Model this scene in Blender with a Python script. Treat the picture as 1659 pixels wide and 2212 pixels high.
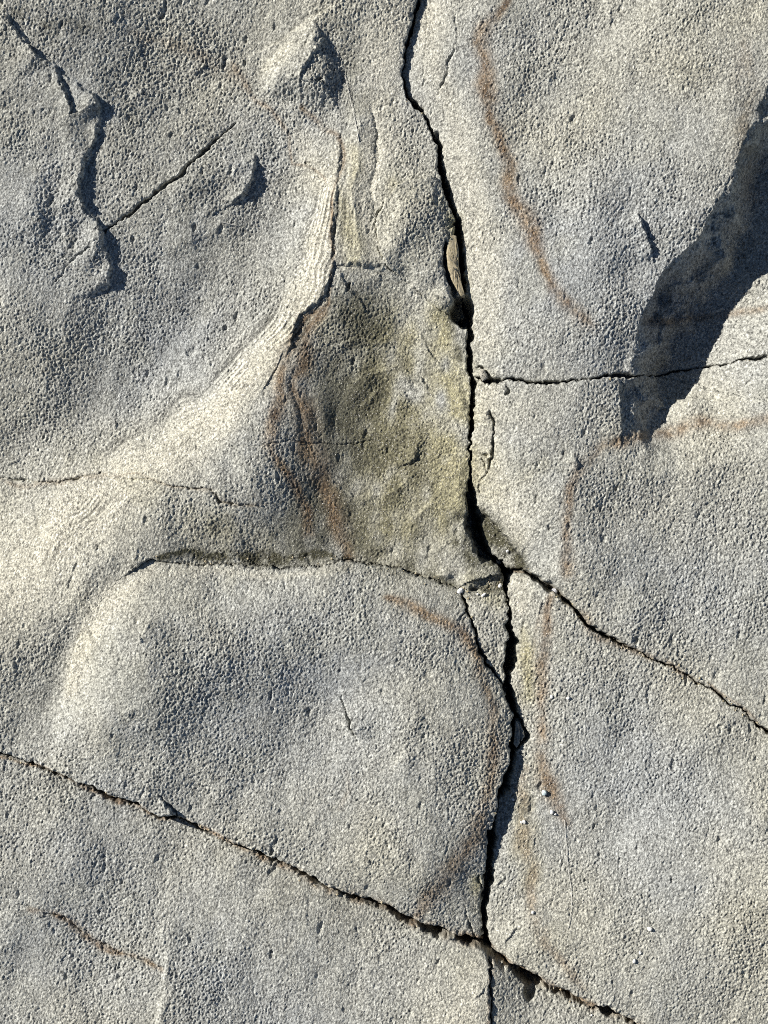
import bpy, math, random
import numpy as np
from mathutils import Vector

# ---------------------------------------------------------------- camera, sky, sun, exposure
for o in list(bpy.data.objects):
    bpy.data.objects.remove(o)
scene = bpy.context.scene
COL = scene.collection
W_M = 0.75                       # the photograph covers 0.75 m x 1.00 m of rock
S = W_M / 1659.0                 # metres per drawing unit (1659 x 2212 units in the frame)
CU, CV = 829.5, 1106.0
CAM_H = 2.2
SUN_ELEV, SUN_UP = 33.0, 24.0    # degrees above the rock; degrees above "left" in plan

cam = bpy.data.cameras.new('camera'); cam_o = bpy.data.objects.new('camera', cam); COL.objects.link(cam_o)
cam.sensor_fit = 'HORIZONTAL'; cam.angle = 2 * math.atan(W_M / 2 / CAM_H)
cam.clip_start = 0.05; cam.clip_end = 500
cam_o.location = (0, 0, CAM_H); scene.camera = cam_o

world = bpy.data.worlds.new('World'); scene.world = world; world.use_nodes = True
wn = world.node_tree; bg = wn.nodes['Background']
sky = wn.nodes.new('ShaderNodeTexSky'); sky.sky_type = 'NISHITA'; sky.sun_disc = False; sky.air_density = 0.7; sky.dust_density = 0.1
sky.sun_elevation = math.radians(SUN_ELEV)
sky.sun_rotation = math.radians(-(90 - SUN_UP))
wn.links.new(sky.outputs[0], bg.inputs[0]); bg.inputs[1].default_value = 0.05

az = math.radians(180 - SUN_UP); el = math.radians(SUN_ELEV)
to_sun = Vector((math.cos(az) * math.cos(el), math.sin(az) * math.cos(el), math.sin(el)))
sl = bpy.data.lights.new('sun', 'SUN'); sl.energy = 5.0; sl.angle = math.radians(0.5); sl.color = (1, 0.955, 0.88)
so = bpy.data.objects.new('sun', sl); COL.objects.link(so); so.rotation_euler = to_sun.to_track_quat('Z', 'Y').to_euler()
so.location = (-2, 1, 3)
vs = scene.view_settings
vs.view_transform = 'Standard'; vs.look = 'None'; vs.gamma = 1; vs.exposure = 0.45; vs.use_curve_mapping = False
scene.cycles.use_denoising = False; scene.cycles.filter_width = 0.9

rng = np.random.default_rng(7)
AMP_G = 0.98

# ---------------------------------------------------------------- grid in drawing units
STEP = 1.8
def axis(lo, hi):
    core = np.arange(lo, hi + .1, STEP)
    g, s, p = [], STEP, 0.0
    while p < 1500:
        s = min(s * 1.095, 70); p += s; g.append(p)
    g = np.array(g)
    return np.concatenate([core[0] - g[::-1], core, core[-1] + g])
AU, AV = axis(-16, 1676), axis(-16, 2228)
NU, NV = len(AU), len(AV)
U, V = np.meshgrid(AU, AV)                     # row = v
CELL = np.maximum(np.gradient(AU)[None, :], np.gradient(AV)[:, None])
FINE = np.clip(2.0 * STEP / CELL, 0, 1)        # fade the finest relief where the grid gets coarse

NT = 2048
fx = np.fft.fftfreq(NT)[None, :]; fy = np.fft.fftfreq(NT)[:, None]
def tile(sx, sy=None, ang=0.0, lowcut=0.0):
    """periodic gaussian noise, unit variance; sx, sy = blur in drawing units"""
    sy = sy or sx
    c, s = math.cos(ang), math.sin(ang)
    a = fx * c + fy * s; b = -fx * s + fy * c
    k = np.exp(-2 * math.pi ** 2 * ((a * sx / STEP) ** 2 + (b * sy / STEP) ** 2))
    if lowcut:
        k = k * (1 - np.exp(-2 * math.pi ** 2 * (lowcut / STEP) ** 2 * (fx ** 2 + fy ** 2)))
    n = np.fft.ifft2(np.fft.fft2(rng.standard_normal((NT, NT)).astype(np.float32)) * k).real
    return (n / n.std()).astype(np.float32)
def sample(t, u=U, v=V):
    x = (u / STEP) % NT; y = (v / STEP) % NT
    x0 = x.astype(np.int32); y0 = y.astype(np.int32); fxx = x - x0; fyy = y - y0
    x0 %= NT; y0 %= NT; x1 = (x0 + 1) % NT; y1 = (y0 + 1) % NT
    return (t[y0, x0] * (1 - fxx) + t[y0, x1] * fxx) * (1 - fyy) + (t[y1, x0] * (1 - fxx) + t[y1, x1] * fxx) * fyy

# domain warp makes every drawn line ragged
WU = U + 1.6 * sample(tile(11)) + 1.2 * sample(tile(3.2)) + .5 * sample(tile(1.6))
WV = V + 1.6 * sample(tile(11)) + 1.2 * sample(tile(3.2)) + .5 * sample(tile(1.6))
SU = U + 5 * sample(tile(22)); SV = V + 5 * sample(tile(22))      # softer warp for stains

def smooth(x):
    x = np.clip(x, 0, 1); return x * x * (3 - 2 * x)
def window(pts, pad):
    p = np.array([q[:2] for q in pts], float)
    i0, i1 = np.searchsorted(AV, [p[:, 1].min() - pad, p[:, 1].max() + pad])
    j0, j1 = np.searchsorted(AU, [p[:, 0].min() - pad, p[:, 0].max() + pad])
    return slice(max(i0, 0), min(i1 + 1, NV)), slice(max(j0, 0), min(j1 + 1, NU))
def dist(pts, val, pad, XU=None, XV=None):
    """distance to a polyline inside its window, value interpolated along it, side (+1: left when going down)"""
    w = window(pts, pad)
    x = (WU if XU is None else XU)[w]; y = (WV if XV is None else XV)[w]
    best = np.full(x.shape, 1e9); bv = np.zeros(x.shape); bs = np.zeros(x.shape)
    for k in range(len(pts) - 1):
        x0, y0 = pts[k][:2]; x1, y1 = pts[k + 1][:2]
        dx, dy = x1 - x0, y1 - y0
        t = np.clip(((x - x0) * dx + (y - y0) * dy) / (dx * dx + dy * dy + 1e-9), 0, 1)
        d = np.hypot(x - x0 - t * dx, y - y0 - t * dy)
        m = d < best
        best[m] = d[m]; bv[m] = (val[k] + (val[k + 1] - val[k]) * t)[m]
        bs[m] = np.sign(dx * (y - y0) - dy * (x - x0))[m]
    return w, best, bv, bs
def inside(poly, XU=None, XV=None):
    x = WU if XU is None else XU; y = WV if XV is None else XV
    w = window(poly, 30); x = x[w]; y = y[w]
    r = np.zeros(x.shape, bool); n = len(poly)
    for k in range(n):
        x0, y0 = poly[k][:2]; x1, y1 = poly[(k + 1) % n][:2]
        if y0 == y1: continue
        r ^= ((y0 > y) != (y1 > y)) & (x < (x1 - x0) * (y - y0) / (y1 - y0) + x0)
    out = np.zeros(U.shape, bool); out[w] = r
    return out

# ---------------------------------------------------------------- lines read off the photograph
MAIN = [(902,0,2.2),(892,40,2.2),(882,95,2.4),(867,160,2.2),(874,182,2.2),(884,210,2.6),(912,245,2.2),(932,280,3.4),(947,305,4),(954,360,3),(972,430,4),
        (989,490,5),(996,550,4),(1002,625,4),(1012,670,5),(1018,720,3.5),(1015,737,3),(1017,797,4),(1023,827,4),(1020,887,3.6),(1018,962,3.6),
        (1015,1037,3.6),(1017,1072,5),(1024,1117,9),(1034,1152,11),(1049,1192,9),(1074,1215,5),(1097,1237,4),(1097,1282,2.4),(1102,1317,3.5),
        (1103,1357,5),(1109,1387,9),(1102,1437,9),(1096,1470,4),(1094,1484,5),(1107,1520,8),(1116,1545,6),(1107,1575,4),(1109,1620,4.5),
        (1102,1650,4.5),(1089,1700,4),(1074,1750,4),(1062,1795,6),(1057,1850,4.5),(1057,1905,4),(1049,1955,4.5),(1049,2000,4),(1054,2040,4),
        (1057,2050,3),(1060,2100,2),(1060,2150,2.4),(1057,2212,2)]
HORI = [(1022,812,1.5),(1054,820,2.2),(1080,820,3),(1130,827,2.6),(1180,829,2.4),(1215,827,3),(1255,822,2.4),(1305,815,2.8),(1355,812,3),(1410,807,2.6),
        (1488,795,2.6),(1556,785,3.2),(1620,775,2.6),(1678,765,2.4)]
DIAG = [(1097,1237,3),(1130,1230,2.5),(1155,1245,3),(1180,1262,3.6),(1205,1282,4.2),(1235,1312,3.4),(1270,1347,3.4),(1300,1367,3),(1355,1397,1.8),(1405,1420,1.6),
        (1455,1442,1.4),(1500,1472,1.2),(1524,1480,1.2),(1564,1510,1.3),(1600,1532,1.3),(1634,1565,1.5),(1665,1578,1.5)]
BOTT = [(-10,1621,1.2),(50,1645,1.3),(100,1662,1.5),(150,1677,1.6),(200,1702,3),(250,1725,3),(300,1740,3.4),(340,1762,3.4),(390,1767,3),(430,1790,3.4),(480,1812,2.4),(540,1835,3.2),
        (600,1862,3),(655,1890,3.6),(700,1915,4),(740,1930,4),(800,1947,4.5),(829,1960,4),(860,1980,4),(895,1995,5),(940,2015,6),(990,2030,6),(1030,2040,6),(1055,2050,5),
        (1090,2082,6),(1130,2105,8),(1175,2127,7),(1220,2152,5),(1270,2172,5),(1310,2182,6),(1350,2200,5),(1380,2212,5)]
WEDG = [(995,1277,2),(1005,1307,2.2),(1017,1342,2.2),(1030,1387,2.6),(1050,1432,3),(1070,1457,2.6),(1082,1475,2.5),(1094,1484,3)]
LEDG = [(320,1212),(350,1210),(400,1221),(450,1220),(525,1220),(600,1225),(650,1227),(700,1220),(750,1212),(829,1222),(870,1232),(905,1242),(955,1257),(990,1272)]
FOOT = [(320,1212),(280,1235),(225,1290),(185,1350),(165,1410),(155,1470),(140,1530),(110,1600),(95,1660)]
RIDG = [(64,101,0),(91,131,6),(129,160,4),(167,180,6),(191,204,10),(213,226,17),(218,255,18),(213,290,13),(196,323,10),(183,350,9),(178,385,10),(172,420,11),
        (188,450,12),(207,474,12),(226,498,12),(223,531,12),(237,560,13),(240,587,15),(231,617,14),(207,631,10),(180,641,5),(140,650,0)]
TILT = [(226,499,3),(280,460,2.6),(320,432,2.2),(350,405,2.4),(390,375,2.4),(425,340,2.2),(460,305,2),(485,282,1.6),(510,260,.9)]
VEIN = [(650,230),(695,265),(735,300),(737,330),(730,380),(722,450),(720,500),(720,550),(715,600),(700,645),(650,680),(635,720),(625,747),(605,802),(602,862),(590,927),
        (595,977),(615,1012),(635,1057),(655,1097),(670,1162)]
VEI2 = [(690,660),(660,737),(645,812),(655,897),(670,987),(710,1077),(740,1162),(755,1207)]
VEI3 = [(500,140),(530,170),(555,215),(590,240),(615,280),(630,340),(660,350),(675,360),(700,390)]
LENS = [(829,440),(812,485),(815,535),(829,562),(855,590),(895,625),(930,655),(975,680),(1015,695)]
RVEI = [(1104,0),(1074,35),(1052,65),(1044,125),(1044,190),(1054,250),(1074,300),(1099,360),(1102,425),(1134,470),(1154,525),(1169,585),(1209,650),(1254,700)]
RVE2 = [(1224,1237),(1219,1162),(1224,1087),(1244,997),(1304,957),(1429,937),(1535,922),(1668,910)]
RVE3 = [(1404,692),(1489,675),(1570,665),(1680,660)]
RVE4 = [(1189,1287),(1184,1387),(1176,1474),(1164,1625),(1179,1685),(1204,1735),(1219,1775)]
RVE5 = [(1130,1660),(1135,1740),(1139,1825),(1144,1925),(1149,1975),(1179,2040),(1209,2080),(1254,2130)]
BRU1 = [(840,1297),(890,1322),(940,1337),(985,1352),(1015,1392),(1035,1425)]
BRU2 = [(1064,1525),(1074,1600),(1064,1690),(1024,1775),(994,1850),(954,1910),(894,1965)]
HAIR = [(-16,1030,1.2),(60,1040,1.4),(125,1042,1.5),(190,1027,2),(225,1025,2),(240,1032,1.6),(280,1037,1.3),(325,1037,1.2),(375,1050,1.2),(425,1055,1.1),(460,1057,1.2),
        (480,1082,2.2),(500,1090,2.2),(575,1095,1)]
HAI2 = [(500,965,.8),(575,962,1),(625,952,1),(725,957,1.1),(829,952,.9)]
SHAD = [(1690,60,70),(1645,200,84),(1592,320,98),(1556,425,108),(1495,530,114),(1430,590,118),(1388,680,118),(1350,780,112),(1336,850,88),(1340,920,54),(1348,985,26),(1358,1040,0)]

def ext(line, a, b): return list(a) + [p[:2] for p in line] + list(b)
MAINX = ext(MAIN, [(880,-3000),(915,-300)], [(1050,2600),(1060,6000)])
BOTTX = ext(BOTT, [(-3000,650),(-500,1440)], [(2000,2490),(5000,3700)])
HORIX = ext(HORI, [(850,812)], [(2300,700),(5000,500)])
DIAGX = ext(DIAG, [(900,1200),(1060,1236)], [(2100,1760),(5000,3000)])

left = inside(MAINX + [(-4000,6000),(-4000,-3000)])
below = inside(BOTTX + [(5000,6000),(-3000,6000)])
aboveH = inside(HORIX + [(5000,-3000),(850,-3000)])
aboveD = inside(DIAGX + [(5000,-3000),(900,-3000)])
dome = inside([p[:2] for p in LEDG] + [p[:2] for p in WEDG] + [(1400,1490),(1400,2600),(40,2600),(60,1720)] + FOOT[::-1])
wedge = inside([p[:2] for p in WEDG[::-1]] + [(990,1272),(1020,1255),(1060,1240),(1100,1240),(1300,1260),(1300,1484)])
sunk = inside([(1016,1078),(1030,1092),(1070,1132),(1110,1182),(1138,1226),(1118,1238),(1097,1237),(1074,1215),(1049,1192),(1034,1152),(1024,1117)])

SLAB = np.zeros(U.shape, np.int8)              # 0 hollow slab
SLAB[left & dome] = 1
SLAB[left & wedge & ~dome] = 2
SLAB[~left] = 5
SLAB[~left & aboveD] = 4
SLAB[~left & aboveH] = 3
SLAB[~left & sunk] = 8
SLAB[left & below] = 6
SLAB[~left & below] = 7

# ---------------------------------------------------------------- relief of each slab: thin-plate through read heights
P0 = [(-1500,-1500,20),(-1500,600,10),(-1400,1500,10),(800,-1500,40),
 (0,0,60),(200,0,44),(400,0,22),(600,0,26),(760,0,36),(850,0,32),(895,0,22),
 (0,150,44),(150,150,34),(300,150,6),(450,150,-4),(540,150,-12),(640,180,2),(760,150,2),(850,150,10),
 (0,300,42),(220,300,20),(400,300,2),(560,300,-8),(640,300,-12),(735,300,10),(800,300,10),(920,300,10),
 (0,450,36),(220,450,14),(400,450,8),(500,450,-6),(600,450,-14),(680,450,4),(718,450,24),(780,450,20),(830,450,20),(900,430,24),(960,450,14),
 (0,600,24),(200,600,6),(350,600,-10),(500,600,-22),(600,600,-16),(680,600,16),(712,600,30),(760,590,22),(820,560,20),(900,560,20),(960,560,7),
 (0,750,18),(200,750,-8),(350,750,-22),(480,750,-22),(550,750,0),(605,760,30),(650,760,16),(700,760,0),(800,760,-12),(900,760,-8),(1000,760,4),
 (0,900,-4),(150,900,-20),(280,900,-22),(400,900,4),(500,900,34),(585,900,44),(640,900,24),(720,900,-2),(820,900,-16),(920,900,-6),(1005,900,8),
 (0,1050,-22),(120,1050,-4),(250,1050,24),(380,1050,44),(500,1050,44),(600,1050,32),(700,1050,6),(800,1050,-14),(900,1050,-8),(1000,1050,8),
 (0,1200,6),(150,1200,36),(290,1200,50),(330,1205,40),(420,1200,18),(560,1200,6),(700,1200,-4),(800,1200,-14),(900,1210,-12),(1000,1215,-6),
 (0,1330,40),(100,1310,48),(180,1340,48),(0,1420,40),(70,1420,28),(140,1430,14),(0,1510,30),(110,1540,6),(0,1620,10),(90,1650,18),
 (700,660,12),(850,660,0),(960,700,-2),(1000,1000,8),(950,1150,-2)]
P1 = [(345,1232,40),(450,1232,26),(600,1236,20),(750,1226,16),(900,1255,0),(990,1285,-8),
 (255,1290,50),(300,1330,78),(450,1310,58),(600,1310,50),(750,1310,42),(880,1330,30),(980,1340,14),
 (175,1420,30),(235,1420,82),(350,1450,82),(500,1450,68),(700,1450,46),(850,1450,42),(1000,1450,34),(1050,1480,24),
 (155,1540,40),(250,1550,76),(400,1550,64),(600,1550,42),(720,1550,30),(780,1550,38),(900,1550,48),(1000,1550,44),(1050,1550,42),(1088,1550,20),
 (120,1640,26),(250,1680,48),(400,1700,38),(600,1700,32),(800,1700,44),(950,1700,48),(1030,1700,44),(1070,1700,26),
 (400,1760,26),(600,1840,26),(800,1850,38),(900,1850,44),(980,1850,40),(1040,1850,16),(1025,1900,8),(1000,1950,6),(930,1900,38),(800,1940,20),(900,1980,12),(1000,2010,0),(1045,1990,-2)]
P2 = [(1000,1255,-14),(1095,1255,-16),(1050,1295,-8),(1050,1330,6),(1095,1340,8),(1085,1450,6),(1040,1380,8)]
P3 = [(1700,-1500,20),(900,-1500,20),(3000,-200,10),(3000,800,10),
 (905,0,4),(960,0,24),(1050,0,34),(1200,0,40),(1400,0,56),(1659,0,80),(885,180,-6),(930,180,18),(1000,180,32),(1200,180,36),(1400,180,56),(1600,180,76),
 (955,330,2),(1010,330,24),(1100,330,32),(1250,330,40),(1400,330,58),(1560,330,74),(1650,330,78),(995,480,2),(1050,480,24),(1150,480,32),(1300,480,48),(1370,480,52),
 (1450,480,60),(1022,600,4),(1080,600,26),(1180,600,36),(1300,600,40),(1400,600,36),(1024,750,6),(1080,750,26),(1150,750,36),(1250,750,42),(1330,760,34),
 (1500,700,44),(1659,500,72),(1659,750,60)]
P4 = [(3000,900,20),(3000,1700,20),(1028,850,8),(1080,850,28),(1150,850,38),(1250,850,42),(1320,850,36),(1028,1000,8),(1090,1000,32),(1200,1000,46),(1320,1000,32),
 (1055,1110,8),(1100,1130,28),(1200,1130,54),(1350,1130,34),(1500,1130,24),(1659,1130,30),(1140,1215,14),(1190,1230,40),(1350,1300,38),(1500,1300,34),(1659,1300,42),
 (1350,1380,32),(1500,1450,28),(1659,1540,36),(1500,850,40),(1659,850,60),(1500,980,30),(1659,1000,40)]
P5 = [(3000,2400,20),(2400,2500,20),(1105,1250,-2),(1130,1262,18),(1190,1300,24),(1110,1380,-2),(1145,1380,16),(1250,1400,20),(1115,1500,-2),(1160,1500,14),(1300,1500,18),(1450,1500,24),(1600,1580,24),
 (1659,1650,26),(1112,1650,-2),(1160,1650,10),(1300,1650,20),(1500,1700,36),(1659,1800,60),(1070,1800,-2),(1120,1800,10),(1250,1850,16),(1400,1850,32),(1600,1950,60),
 (1065,1980,4),(1120,1980,14),(1250,2050,28),(1400,2100,34),(1600,2150,38),(1659,2212,34),(1100,2060,8),(1250,2140,16),(1400,2212,20),(1350,1440,18)]
P6 = [(-1500,2200,10),(-1200,1600,10),(0,3500,10),(1000,3500,10),(0,1640,8),(0,1800,22),(0,2000,6),(0,2212,-4),(200,1725,6),(200,1850,20),(200,2000,2),(330,1785,-2),(330,1900,2),(330,2050,4),(370,2150,18),
 (500,1835,-2),(500,1950,8),(500,2150,10),(700,1940,-2),(700,2050,12),(700,2200,4),(900,2015,-8),(930,2080,6),(1000,2150,22),(1045,2200,26),(1045,2080,4),(250,2200,-4)]
P7 = [(1800,3500,0),(1100,3500,10),(3500,4500,0),(1062,2085,2),(1065,2150,12),(1065,2212,22),(1100,2200,12),(1150,2200,0),(1300,2212,-8),(1200,2170,-14),(1130,2130,-14),(1500,2400,0)]
P8 = [(1020,1085,-26),(1060,1140,-18),(1100,1200,-16),(1125,1230,-12),(1040,1160,-30)]

def tps(P, lam=30.0):
    P = np.array(P, float); n = len(P)
    def k(d2): return 0.5 * d2 * np.log(np.maximum(d2, 1e-9)) / 1e4
    X = P[:, :2]; d2 = ((X[:, None] - X[None]) ** 2).sum(-1)
    A = np.zeros((n + 3, n + 3)); A[:n, :n] = k(d2) + lam * np.eye(n) * 0.02
    A[:n, n] = 1; A[:n, n + 1:] = X / 1000; A[n, :n] = 1; A[n + 1:, :n] = X.T / 1000
    c = np.linalg.solve(A, np.concatenate([P[:, 2], np.zeros(3)]))
    gu = np.arange(AU[0] - 24, AU[-1] + 48, 24.0); gv = np.arange(AV[0] - 24, AV[-1] + 48, 24.0)
    GU, GV = np.meshgrid(gu, gv)
    z = c[n] + c[n + 1] * GU / 1000 + c[n + 2] * GV / 1000
    for q in range(n):
        z += c[q] * k((GU - P[q, 0]) ** 2 + (GV - P[q, 1]) ** 2)
    z = np.clip(z, -160, 160)
    # separable cubic upsampling
    def up(a, src, dst):
        t = (dst - src[0]) / 24.0; i = np.clip(t.astype(int), 1, a.shape[0] - 3); f = (t - i)[:, None]
        p0, p1, p2, p3 = a[i - 1], a[i], a[i + 1], a[i + 2]
        return p1 + .5 * f * (p2 - p0 + f * (2 * p0 - 5 * p1 + 4 * p2 - p3 + f * (3 * (p1 - p2) + p3 - p0)))
    return up(up(z, gv, AV).T, gu, AU).T
H = np.zeros(U.shape)
for k, P in enumerate((P0, P1, P2, P3, P4, P5, P6, P7, P8)):
    m = SLAB == k; z = tps(P)
    H[m] = z[m]
    if k == 0: z0 = z
    if k == 1:                                   # the boulder's left foot grows out of the slab without a joint
        w, d, _, s = dist(FOOT[1:], [0] * 8, 60)
        t = smooth(.5 + d * s / 110)
        near = np.isin(SLAB[w], (0, 1)) * smooth((58 - d) / 20) * smooth((U[w] + V[w] * 0 < 300) * (305 - U[w]) / 40)
        H[w] = H[w] * (1 - near) + near * (z0[w] * t + z[w] * (1 - t))
del z, z0

CN1 = sample(tile(16)); CN2 = sample(tile(5))
# ---- steps: one-sided rises that fade away from their edge
def step(pts, vals, decay, side, soft=2.5, rag=2.0, pad=260, XU=None, XV=None, only=None):
    global H
    w, d, a, s = dist(pts, vals, pad, XU, XV)
    if rag: d = np.maximum(d + rag * CN2[w] * .8 * np.exp(-d / 14), 0); a = a * np.clip(1 + .3 * CN1[w], .3, 1.6)
    r = a * np.exp(-d / decay) * smooth((d * s * side + soft) / (2 * soft))
    if only is not None: r = r * (SLAB[w] == only)
    H[w] += r
step(RIDG, [p[2] for p in RIDG], 110, 1, soft=4, only=0)
step([(-16,25),(25,52),(50,85),(64,101)], [8,10,9,6], 40, 1, soft=5, only=0)
step([(64,101),(91,131),(129,155),(142,196),(159,239),(153,266)], [0,7,9,11,9,0], 30, 1, soft=4, only=0)
step([(550,325),(552,350),(547,380),(530,415),(500,440),(465,455),(430,465)], [0,10,17,16,10,5,0], 55, 1, soft=4, only=0)
step([(310,560),(390,530),(475,500),(575,480)], [0,5,6,0], 80, -1, soft=26, only=0)
step([(298,75),(303,95),(304,118),(298,130)], [0,8,8,0], 22, 1, soft=3, only=0)
step([p for p in LENS], [3,8,10,10,8,7,6,4,0], 34, -1, soft=3, only=0)
step([(905,480),(925,515),(945,548),(955,590),(968,625),(985,650)], [0,1,4,8,9,3], 40, 1, soft=13, only=0)
step(VEIN[2:12], [2,4,5,5,5,6,6,8,8,6], 40, 1, soft=3, only=0)
step(VEIN[11:18], [2,4,5,4,3,2,0], 60, 1, soft=30, only=0)
step([(725,578),(735,600),(748,620),(770,642),(800,690),(824,712)], [0,5,5,4,2,0], 20, 1, soft=4, only=0)
step([(725,578),(760,572),(790,576),(829,582),(870,615),(930,668),(1000,700)], [0,6,7,7,7,7,4], 60, -1, soft=8, only=0)
step([(740,1500),(750,1540),(765,1575),(777,1605)], [2,9,10,2], 60, -1, soft=3, only=1)
step([(462,1300),(478,1360),(500,1440),(520,1500)], [0,3,3,0], 60, 1, soft=12, only=1)
step([(350,1715),(362,1730),(380,1752),(395,1770)], [0,9,12,8], 30, 1, soft=3, only=1)
step([(352,2040),(358,2100),(346,2175),(340,2230)], [2,8,9,9], 90, -1, soft=10, only=6)
step([(1368,460),(1376,480),(1390,508),(1402,540),(1410,568)], [0,8,14,12,2], 30, 1, soft=4, only=3)
step([(1421,814),(1432,850),(1450,898)], [6,12,0], 22, 1, soft=3, only=4)
step([(1240,975),(1244,1000),(1238,1020)], [0,7,0], 20, 1, soft=4, only=4)
step([(1372,1240),(1400,1290),(1440,1350)], [0,5,0], 60, 1, soft=8, only=4)
# crease where the grey rock meets the pale slope, and the fold above the hollow
def valley(pts, vals, wid, only=None):
    w, d, a, s = dist(pts, vals, 6 * wid, SU * .5 + WU * .5, SV * .5 + WV * .5)
    q = a * np.exp(-d / wid)
    if only is not None: q = q * (SLAB[w] == only)
    H[w] -= q
valley([(640,560),(560,700),(525,762),(500,812),(415,872),(350,917),(280,947),(225,977),(165,1017)], [0,3,6,7,8,8,6,5,0], 36, 0)
valley([(802,225),(812,320),(806,400),(814,480)], [3,7,7,3], 9, 0)
valley([(775,250),(768,400),(775,560)], [-4,-6,-3], 14, 0)
for arc, am in (([(735,850),(790,802),(850,790),(905,812),(935,865)], 5), ([(765,885),(820,842),(872,846),(893,882)], 4.5), ([(690,1030),(760,1072),(850,1062),(920,1000)], 5),
                ([(700,760),(760,730),(830,735),(900,770)], 5), ([(905,700),(925,760),(960,800)], 5), ([(930,920),(900,990),(830,1020)], 4.5), ([(820,1120),(900,1110),(960,1050)], 5)):
    step(arc, [0] + [am] * (len(arc) - 2) + [0], 30, 1, soft=4, only=0)
def hump(u, v, ru, rv, a, ang=0.0, p=1.0, only=None):
    pad = max(ru, rv) * 2.6; w = window([(u - pad, v - pad), (u + pad, v + pad)], 0)
    x = SU[w] * .5 + WU[w] * .5 - u; y = SV[w] * .5 + WV[w] * .5 - v
    c, s = math.cos(ang), math.sin(ang)
    q = ((x * c + y * s) / ru) ** 2 + ((-x * s + y * c) / rv) ** 2
    r = a * np.exp(-q ** p)
    if only is not None: r = r * (SLAB[w] == only)
    H[w] += r
KNOB = [(585,97),(632,76),(655,55),(682,40),(705,75),(728,110),(746,145),(738,190),(735,240),(700,235),(660,230),(625,215),(585,215),(562,200),(555,160),(565,125)]
step([(585,97),(632,76),(655,56),(682,40)], [7,13,13,7], 34, 1, soft=2.5, only=0)
LENSP = [p[:2] for p in LENS] + [(1100,690),(1100,430),(975,420),(930,380),(870,395)]
LQ = LENS + [(1012,670),(1002,625),(996,550),(989,490),(972,430),(954,360)]
w, d, _, _ = dist(LQ, [0] * len(LQ), 160)
H[w] += np.where(inside(LENSP)[w] & (SLAB[w] == 0), 12 * smooth(d / 42), 0)
w, d, _, _ = dist(KNOB + KNOB[:1], [0] * 17, 60); ki = inside(KNOB)[w]
H[w] += np.where(ki, 19 * smooth((d + 4) / 55), 0)
step([(648,185),(650,160),(668,130),(690,102)], [3,6,6,3], 22, -1, soft=2.5, only=0)
step([(650,176),(668,178),(688,176)], [6,9,4], 16, -1, soft=2.5, only=0)
hump(430,385,70,40,10,-.5,only=0); hump(880,500,38,55,8,.3,only=0)
hump(1012,1256,19,15,13,only=None); hump(960,1240,14,10,10,only=0)
hump(1040,915,20,40,5,.1,only=4); hump(1495,880,34,26,16,only=4); hump(1640,600,44,30,14,only=3); hump(120,1180,70,40,5,-.6,only=0)
hump(620,420,40,80,-7,.2,only=0); hump(1150,2020,40,60,4,only=5)
hump(800,860,90,60,-6,only=0); hump(860,870,26,18,6,only=0); hump(780,840,30,40,5,only=0)
hump(440,1330,80,40,6,only=1); hump(690,1520,85,95,-13,only=1); hump(560,1500,90,70,-5,only=1); hump(860,1560,80,160,8,only=1)
hump(300,1620,60,60,-8,only=1); hump(160,1450,26,90,10,.15,only=1)
hump(1280,420,60,60,5,only=3); hump(1150,250,70,80,-5,only=3); hump(1480,500,40,40,6,only=3); hump(1200,480,50,50,-5,only=3)
hump(1370,560,40,70,-6,.3,only=3)
# small flaked edges scattered over the faces
fr = random.Random(21)
for _ in range(70):
    u, v = fr.uniform(0, 1659), fr.uniform(0, 2212); a = math.pi / 2 + fr.gauss(0.1, .5); ln = fr.uniform(18, 70); c = fr.gauss(0, .5)
    p = [(u, v)]
    for q in range(4):
        a += c * .35; p.append((p[-1][0] + math.cos(a) * ln / 4, p[-1][1] + math.sin(a) * ln / 4))
    am = fr.uniform(1.6, 4.0)
    step(p, [0, am, am, am * .7, 0], fr.uniform(10, 26), fr.choice((1, 1, -1)), soft=2.5, pad=90)

# ---- the right-hand drop that throws the big shadow
w, d, a, s = dist(SHAD, [p[2] for p in SHAD], 1700, SU * .35 + WU * .65, SV * .35 + WV * .65)
wu, wv = U[w], V[w]
fade = smooth((1090 - wv) / 130)
dn = d + 13 * sample(tile(24), wu, wv) + 5 * sample(tile(9), wu, wv)
prof = np.clip(smooth((dn + 22) / 130), 0, 1)
rec = 1 - .75 * smooth((d - 90) / 280)
drop = np.where(s < 0, a * prof * rec, 0.0) * fade
H[w] -= drop * np.isin(SLAB[w], (3, 4))
# the slope leans over before it falls
H[w] -= np.where(s > 0, a * .09 * np.exp(-d / 40), a * .09) * np.isin(SLAB[w], (3, 4)) * fade

# ---- mid and fine relief
rel = sample(tile(60)); rel2 = sample(tile(22, 30, .15)); rel3 = sample(tile(9, 13, .15))
H *= 1.3
H += 3.2 * rel + 1.4 * rel2 + 0.55 * rel3

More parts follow.
